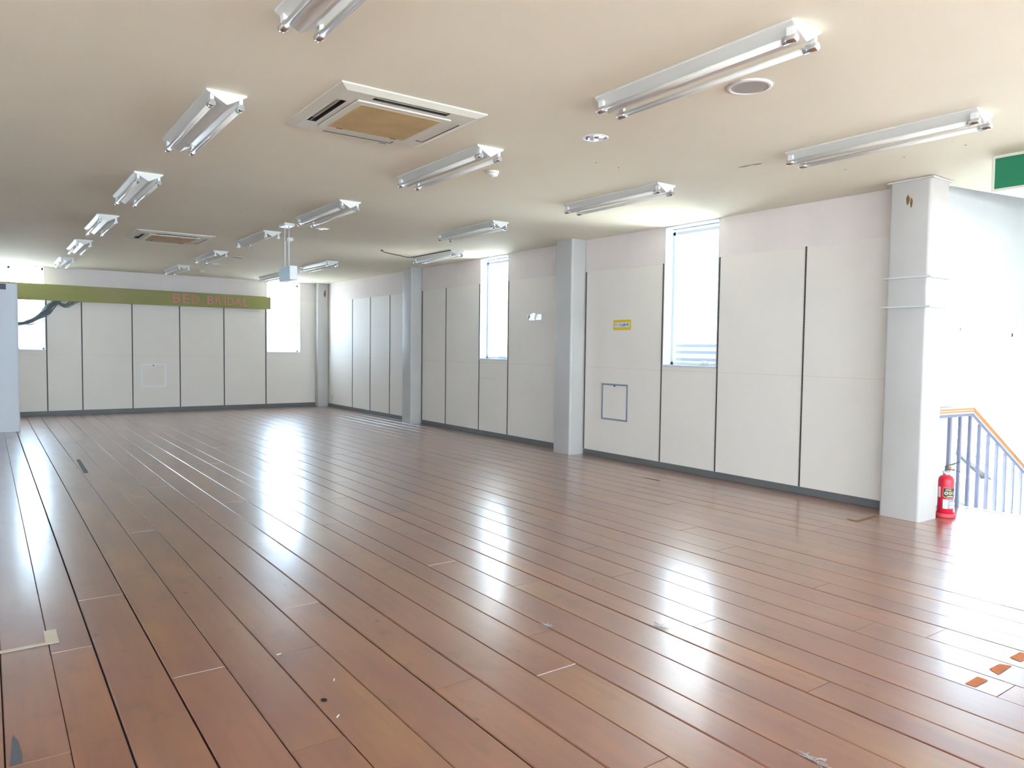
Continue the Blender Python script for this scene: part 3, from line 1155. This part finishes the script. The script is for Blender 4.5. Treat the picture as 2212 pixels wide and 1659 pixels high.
detector(3.405, 5.065, 'small round cream detector on the ceiling beside the second middle lamp')
detector(3.46, 15.265, 'tiny round detector on the ceiling near the far wall')
root = empty('motion_sensor', (3.34, 9.84, CZ))
tag(root, 'small boxy sensor on the ceiling just behind the hanging sign rods', 'sensor')
MB().box((-.045, -.045, -.05), (.045, .045, 0)).build('body', M['cream'], root, bevel=.012, seg=3)
MB().lathe([(.022, -.05), (.018, -.060), (0, -.064)], (0, 0, 0), 20).build('lens', M['white'], root)
root = empty('sprinkler_cap', (5.994, 16.118, CZ))
tag(root, 'tiny flat cap on the ceiling near the corner column', 'cap')
MB().lathe([(.03, 0), (.03, -.006), (0, -.008)], (0, 0, 0), 20).build('disc', M['label_grey'], root)

# ------------------------------------------------------------------ hanging sign box
root = empty('hanging_sign_box', (2.945, 8.75, CZ))
tag(root, 'white sign box hanging on two thin rods from the ceiling', 'sign box')
mb = MB()
mb.box((-.062, -.10, -.035), (.062, .10, 0))
mb.build('canopy', M['alu_white'], root, bevel=.004)
for y in (-.07, .077):
    MB().tube([(0, y, -.035), (0, y, -.51)], .006, 10).build('rod', M['alu_white'], root)
mb = MB()
mb.box((-.045, -.23, -.673), (.045, .155, -.51))
bx = mb.build('box', M['white'], root, bevel=.006)
for sx in (-1, 1):
    MB().box((sx * .045, -.215, -.66), (sx * .0475, .14, -.522)).build('face_panel', M['pale_green'], bx)

# ------------------------------------------------------------------ green exit sign at the right edge
root = empty('exit_sign', (6.06, 1.95, CZ))
tag(root, 'green sign with a pale frame fixed to the ceiling above the stairs', 'sign')
mb = MB()
mb.box((-.040, -.46, -.257), (.040, .46, 0))
mb.build('case', M['alu_white'], root, bevel=.003)
mb = MB()
for a, b in (((-.46, -.257), (-.44, 0)), ((.44, -.257), (.46, 0)), ((-.44, -.257), (.44, -.239)), ((-.44, -.020), (.44, 0))):
    mb.box((-.047, a[0], a[1]), (-.040, b[0], b[1]))
mb.build('frame', M['cream'], root, bevel=.002)
MB().box((-.043, -.44, -.239), (-.040, .44, -.020)).build('green_panel', M['green'], root)

# ------------------------------------------------------------------ stairs and railing
mb = MB()
n = 12
for k in range(n):
    z = -.14 * (k + 1)
    x = 7.29 + .255 * k
    mb.box((x, SY0, z - .14 if k < n - 1 else z - .3), (x + .255 + .02, 3.17, z))
mb.build('stairs', M['step'], kind='structure')
MB().box((7.25, SY0, -.03), (7.31, 3.17, .004)).build('trim_2', M['alu'], kind='structure', bevel=.002)
MB().box((6.585, 3.05, -.02), (7.29, 3.2, 0.0)).build('trim_3', M['step'], kind='structure')

RY = 3.06
root = empty('stair_railing', (7.42, RY, 0))
tag(root, 'pale stair railing with an orange wooden handrail descending to the right behind the column', 'railing')
hx0, hx1, hxe = -.80, -.005, 2.2
slope = -.527


def strip(z0, z1, yw, m, name, parent):
    mb = MB()
    xe = hxe
    poly = [(hx0, z0), (hx1, z0 - .01), (xe, z0 - .01 + slope * (xe - hx1)), (xe, z1 - .01 + slope * (xe - hx1)), (hx1 + .012, z1 - .01), (hx0, z1)]
    mb.prism(poly, 1, -yw, yw)
    return mb.build(name, m, parent, bevel=.002)


hr = strip(.865, .925, .026, M['rail_white'], 'handrail', root)
strip(.880, .893, .031, M['orange_wood'], 'wood_strip', hr)
strip(.901, .916, .033, M['orange_wood'], 'wood_strip', hr)
strip(.838, .865, .014, M['baluster'], 'under_bar', root)
for k in range(12):
    x = -.41 + .2 * k
    top = .84 if x <= 0 else .83 + slope * x
    bot = .0 if x < -.1 else max(-1.6, -.14 * math.floor((x + .13) / .255 + 1) + .0)
    MB().box((x - .016, -.012, bot), (x + .016, .012, top)).build('baluster', M['baluster'], root)

# ------------------------------------------------------------------ fire extinguisher on its stand
cx, cy = 6.70, 2.935
o = MB().lathe([(0, .006), (.064, .006), (.066, .034), (.073, .038), (.080, .034), (.080, .004), (.078, 0), (0, 0)], (0, 0, 0), 36).build('extinguisher_stand', M['red_stand'])
o.location = (cx, cy, .001)
tag(o, 'round red plastic stand under the fire extinguisher', 'stand')
root = empty('fire_extinguisher', (cx, cy, .0075))
tag(root, 'red fire extinguisher standing beside the nearest column at the stair', 'fire extinguisher')
mb = MB()
mb.lathe([(0, 0), (.055, .0), (.061, .008), (.061, .305), (.058, .325), (.048, .342), (.030, .352), (.022, .354)], (0, 0, 0), 40)
mb.build('cylinder', M['red'], root)
mb = MB()
mb.lathe([(.022, .352), (.027, .354), (.027, .378), (.020, .382), (.020, .394), (0, .394)], (0, 0, 0), 24)
mb.tube([(-.018, 0, .375), (-.065, .0, .386)], [.010, .007], 12)
mb.build('valve', M['galv'], root)
rdir = Vector((_r[0], _r[1], 0)).normalized()         # levers point away from the column


def lev(pts, wd, th, name, m):
    mb = MB()
    nrm = Vector((-rdir.y, rdir.x, 0))
    top = []
    for s, z in pts:
        p = rdir * s
        top.append((p + nrm * wd, p - nrm * wd, z))
    rings = []
    for a, b, z in top:
        rings.append([mb.bm.verts.new((a.x, a.y, z)), mb.bm.verts.new((b.x, b.y, z)), mb.bm.verts.new((b.x, b.y, z - th)), mb.bm.verts.new((a.x, a.y, z - th))])
    for r0, r1 in zip(rings, rings[1:]):
        for k in range(4):
            mb.bm.faces.new((r0[k], r0[(k + 1) % 4], r1[(k + 1) % 4], r1[k]))
    mb.bm.faces.new(rings[0])
    mb.bm.faces.new(rings[-1][::-1])
    return mb.build(name, m, root, bevel=.002)


lev([(-.012, .425), (.01, .440), (.06, .452), (.105, .470)], .010, .007, 'lever', M['grey_dark'])
lev([(-.012, .400), (.03, .404), (.07, .400), (.12, .383)], .011, .008, 'carry_handle', M['grey_dark'])
mb = MB()
mb.prism([(-.016, .394), (.016, .394), (.012, .44), (-.012, .43)], 1, -.008, .008)
mb.build('valve_block', M['grey_dark'], root)
mb = MB()
nn = rdir * .028
mb.box((nn.x - .010, nn.y - .012, .406), (nn.x + .010, nn.y + .012, .430))
mb.build('safety_pin', M['label_orange'], root, bevel=.003)


def curved_patch(a0, a1, z0, z1, lift, m, name, parent, n=10, taper=0):
    """label patch wrapped on the cylinder, angles in degrees"""
    mb = MB()
    rr = .061 + lift
    prev = None
    for k in range(n + 1):
        s = k / n
        a = R(a0 + (a1 - a0) * s)
        lo = z0 + taper * abs(2 * s - 1) ** 2
        cur = (mb.bm.verts.new((rr * math.cos(a), rr * math.sin(a), lo)), mb.bm.verts.new((rr * math.cos(a), rr * math.sin(a), z1)))
        if prev:
            f = mb.bm.faces.new((prev[0], cur[0], cur[1], prev[1]))
            f.smooth = True
        prev = cur
    return mb.build(name, m, parent, fix=False)


# camera looks from about 204 degrees; +angle is to the right in the picture
A0 = 203.6
lb = curved_patch(A0 - 20, A0 + 92, .158, .252, .0006, M['label_orange'], 'label', root, taper=.020)
curved_patch(A0 - 16, A0 + 88, .163, .248, .0011, M['label_black'], 'label_ground', lb, taper=.020)
for k, mm in enumerate((M['sign_white'], M['label_yellow'], M['label_blue'])):
    mb = MB()
    ca = A0 + 3 + 30 * k
    pts = []
    for q in range(16):
        da = 13 * math.cos(2 * math.pi * q / 16)
        dz = .014 * math.sin(2 * math.pi * q / 16)
        a = R(ca + da)
        pts.append((.0627 * math.cos(a), .0627 * math.sin(a), .206 + dz))
    mb.face(pts)
    mb.build('pictogram_disc', mm, lb, fix=False)
curved_patch(A0 - 2, A0 + 40, .228, .240, .0016, M['pink'], 'script_line', lb)
curved_patch(A0 + 10, A0 + 55, .174, .182, .0016, M['sign_white'], 'text_bar', lb)
l2 = curved_patch(A0 - 18, A0 + 18, .072, .152, .0006, M['sign_white'], 'data_plate', root)
for z in (.135, .122, .108, .095, .082):
    curved_patch(A0 - 11, A0 + 6 + 6 * ((z * 1000) % 2), z, z + .0025, .0011, M['label_grey'], 'print_line', l2)
l3 = curved_patch(A0 + 20, A0 + 80, .072, .152, .0006, M['label_grey'], 'inspection_table', root)
for z in (.08, .108):
    curved_patch(A0 + 34, A0 + 66, z, z + .018, .0011, M['sign_white'], 'table_cell', l3)
curved_patch(A0 - 62, A0 - 38, .165, .255, .0006, M['sign_white'], 'side_sticker', root)

# ------------------------------------------------------------------ tapes on the floor


def floor_tape(quads, m, name, label):
    mb = MB()
    for q in quads:
        vs = [mb.bm.verts.new((x, y, .0034)) for x, y in q]
        mb.bm.faces.new(vs)
        ws = [mb.bm.verts.new((x, y, .0019)) for x, y in q]
        k = len(q)
        for i in range(k):
            mb.bm.faces.new((vs[i], vs[(i + 1) % k], ws[(i + 1) % k], ws[i]))
    tag(mb.build(name, m), label, 'tape')


floor_tape([[(-.5, 3.962), (.217, 3.972), (.258, 3.972), (.258, 4.003), (.2, 4.003), (-.5, 3.996)], [(.204, 4.003), (.258, 4.003), (.258, 4.165), (.204, 4.165)]], M['tape_white'], 'floor_tape', 'pale masking tape corner stuck on the floor boards at lower left')
floor_tape([[(5.85, 3.31), (5.845, 3.24), (6.217, 3.25), (6.217, 3.285), (5.895, 3.275), (5.893, 3.36)], ], M['tape_brown'], 'floor_tape', 'brown tape corner on the floor at the foot of the nearest column')
floor_tape([[(.842, 9.10), (.888, 9.10), (.905, 10.18), (.868, 10.19)]], M['tape_grey'], 'floor_tape', 'dark grey tape strip lying along a board far left')
floor_tape([[(5.855, 5.69), (5.862, 5.47), (5.892, 5.47), (5.88, 5.68)]], M['tape_brown'], 'floor_tape', 'short dark tape strip on the floor near the right wall panels')

# small litter on the boards
def lint(x, y, size, label, seed):
    rn = random.Random(seed)
    mb = MB()
    for k in range(14):
        a = rn.uniform(0, 6.28)
        p = [Vector((rn.uniform(-.3, .3), rn.uniform(-1, 1), 0)) * size]
        for q in range(5):
            a += rn.uniform(-1.2, 1.2)
            p.append(p[-1] + Vector((math.cos(a) * .3, math.sin(a) * .5, rn.uniform(-.05, .16))) * size)
        mb.tube([(v.x, v.y, .0032 + abs(v.z)) for v in p], .0011, 5)
    o = mb.build('lint_tuft', M['lint'])
    o.location = (x, y, 0)
    tag(o, label, 'lint', 'lint tufts caught in the floor joints')


M['lint'] = mat('lint_grey', (.42, .41, .42), .9)
lint(2.753, 2.522, .022, 'grey lint tuft in the glare below the nearer side window', 1)
lint(2.286, 2.871, .018, 'grey lint tuft at a board end, left of the window glare', 2)
lint(2.284, 1.389, .022, 'grey lint tuft in a wide joint at the bottom edge of the view', 3)
for x, y, a in ((1.06, 3.272, .3), (1.167, 2.888, 1.1), (1.062, 2.59, .8)):
    o = MB().box((-.011, -.0022, 0), (.011, .0022, .0016)).build('paper_fleck', M['white'])
    o.location = (x, y, .0016)
    o.rotation_euler = (0, 0, a)
    tag(o, 'tiny white fleck lying on the near floor boards', 'fleck', 'white flecks on the floor')

# ------------------------------------------------------------------ outside: ground and neighbouring houses
GZ = -7.0
MB().box((-80, -80, GZ - .3), (120, 120, GZ)).build('ground', M['ground'], kind='structure')


def house(x0, x1, y0, y1, eave, ridge, label, courses, thick, rm):
    root = empty('neighbour_house', ((x0 + x1) / 2, (y0 + y1) / 2, GZ))
    tag(root, label, 'house')
    hx, hy = (x1 - x0) / 2, (y1 - y0) / 2
    e, r_ = eave - GZ, ridge - GZ
    wx = hx - .4
    MB().prism([(-wx, 0), (wx, 0), (wx, e + .02), (0, r_ - .1), (-wx, e + .02)], 1, -hy + .25, hy - .25).build('wall', M['house_wall'], root)
    rf = MB().prism([(-hx, e), (0, r_), (hx, e), (hx, e + thick), (0, r_ + thick), (-hx, e + thick)], 1, -hy, hy).build('roof', M[rm], root)
    mb = MB()
    for k in range(courses):
        s = (k + .5) / courses
        for sg in (-1, 1):
            x, z = sg * hx * (1 - s), e + (r_ - e) * s + thick
            mb.box((x - .07, -hy - .03, z - .03), (x + .07, hy, z + .06))
    mb.build('tile_course', M['roof_course'], rf)
    return root


house(13.0, 19.0, 8.9, 14.4, .75, 1.45, 'neighbouring tiled roof seen through the nearer side window', 4, .15, 'roof_far')
hs = house(25.5, 38.6, 14.0, 24.0, -5.25, -2.15, 'neighbouring house with a sloping roof edge seen through the stair railing', 9, .36, 'roof_edge')
MB().prism([(-1.6, 2.0), (0, 2.75), (0, 2.95), (-1.6, 2.2)], 0, -.4, 9.5).build('porch_roof', M['porch'], hs).location = (0, -4.75, 0)
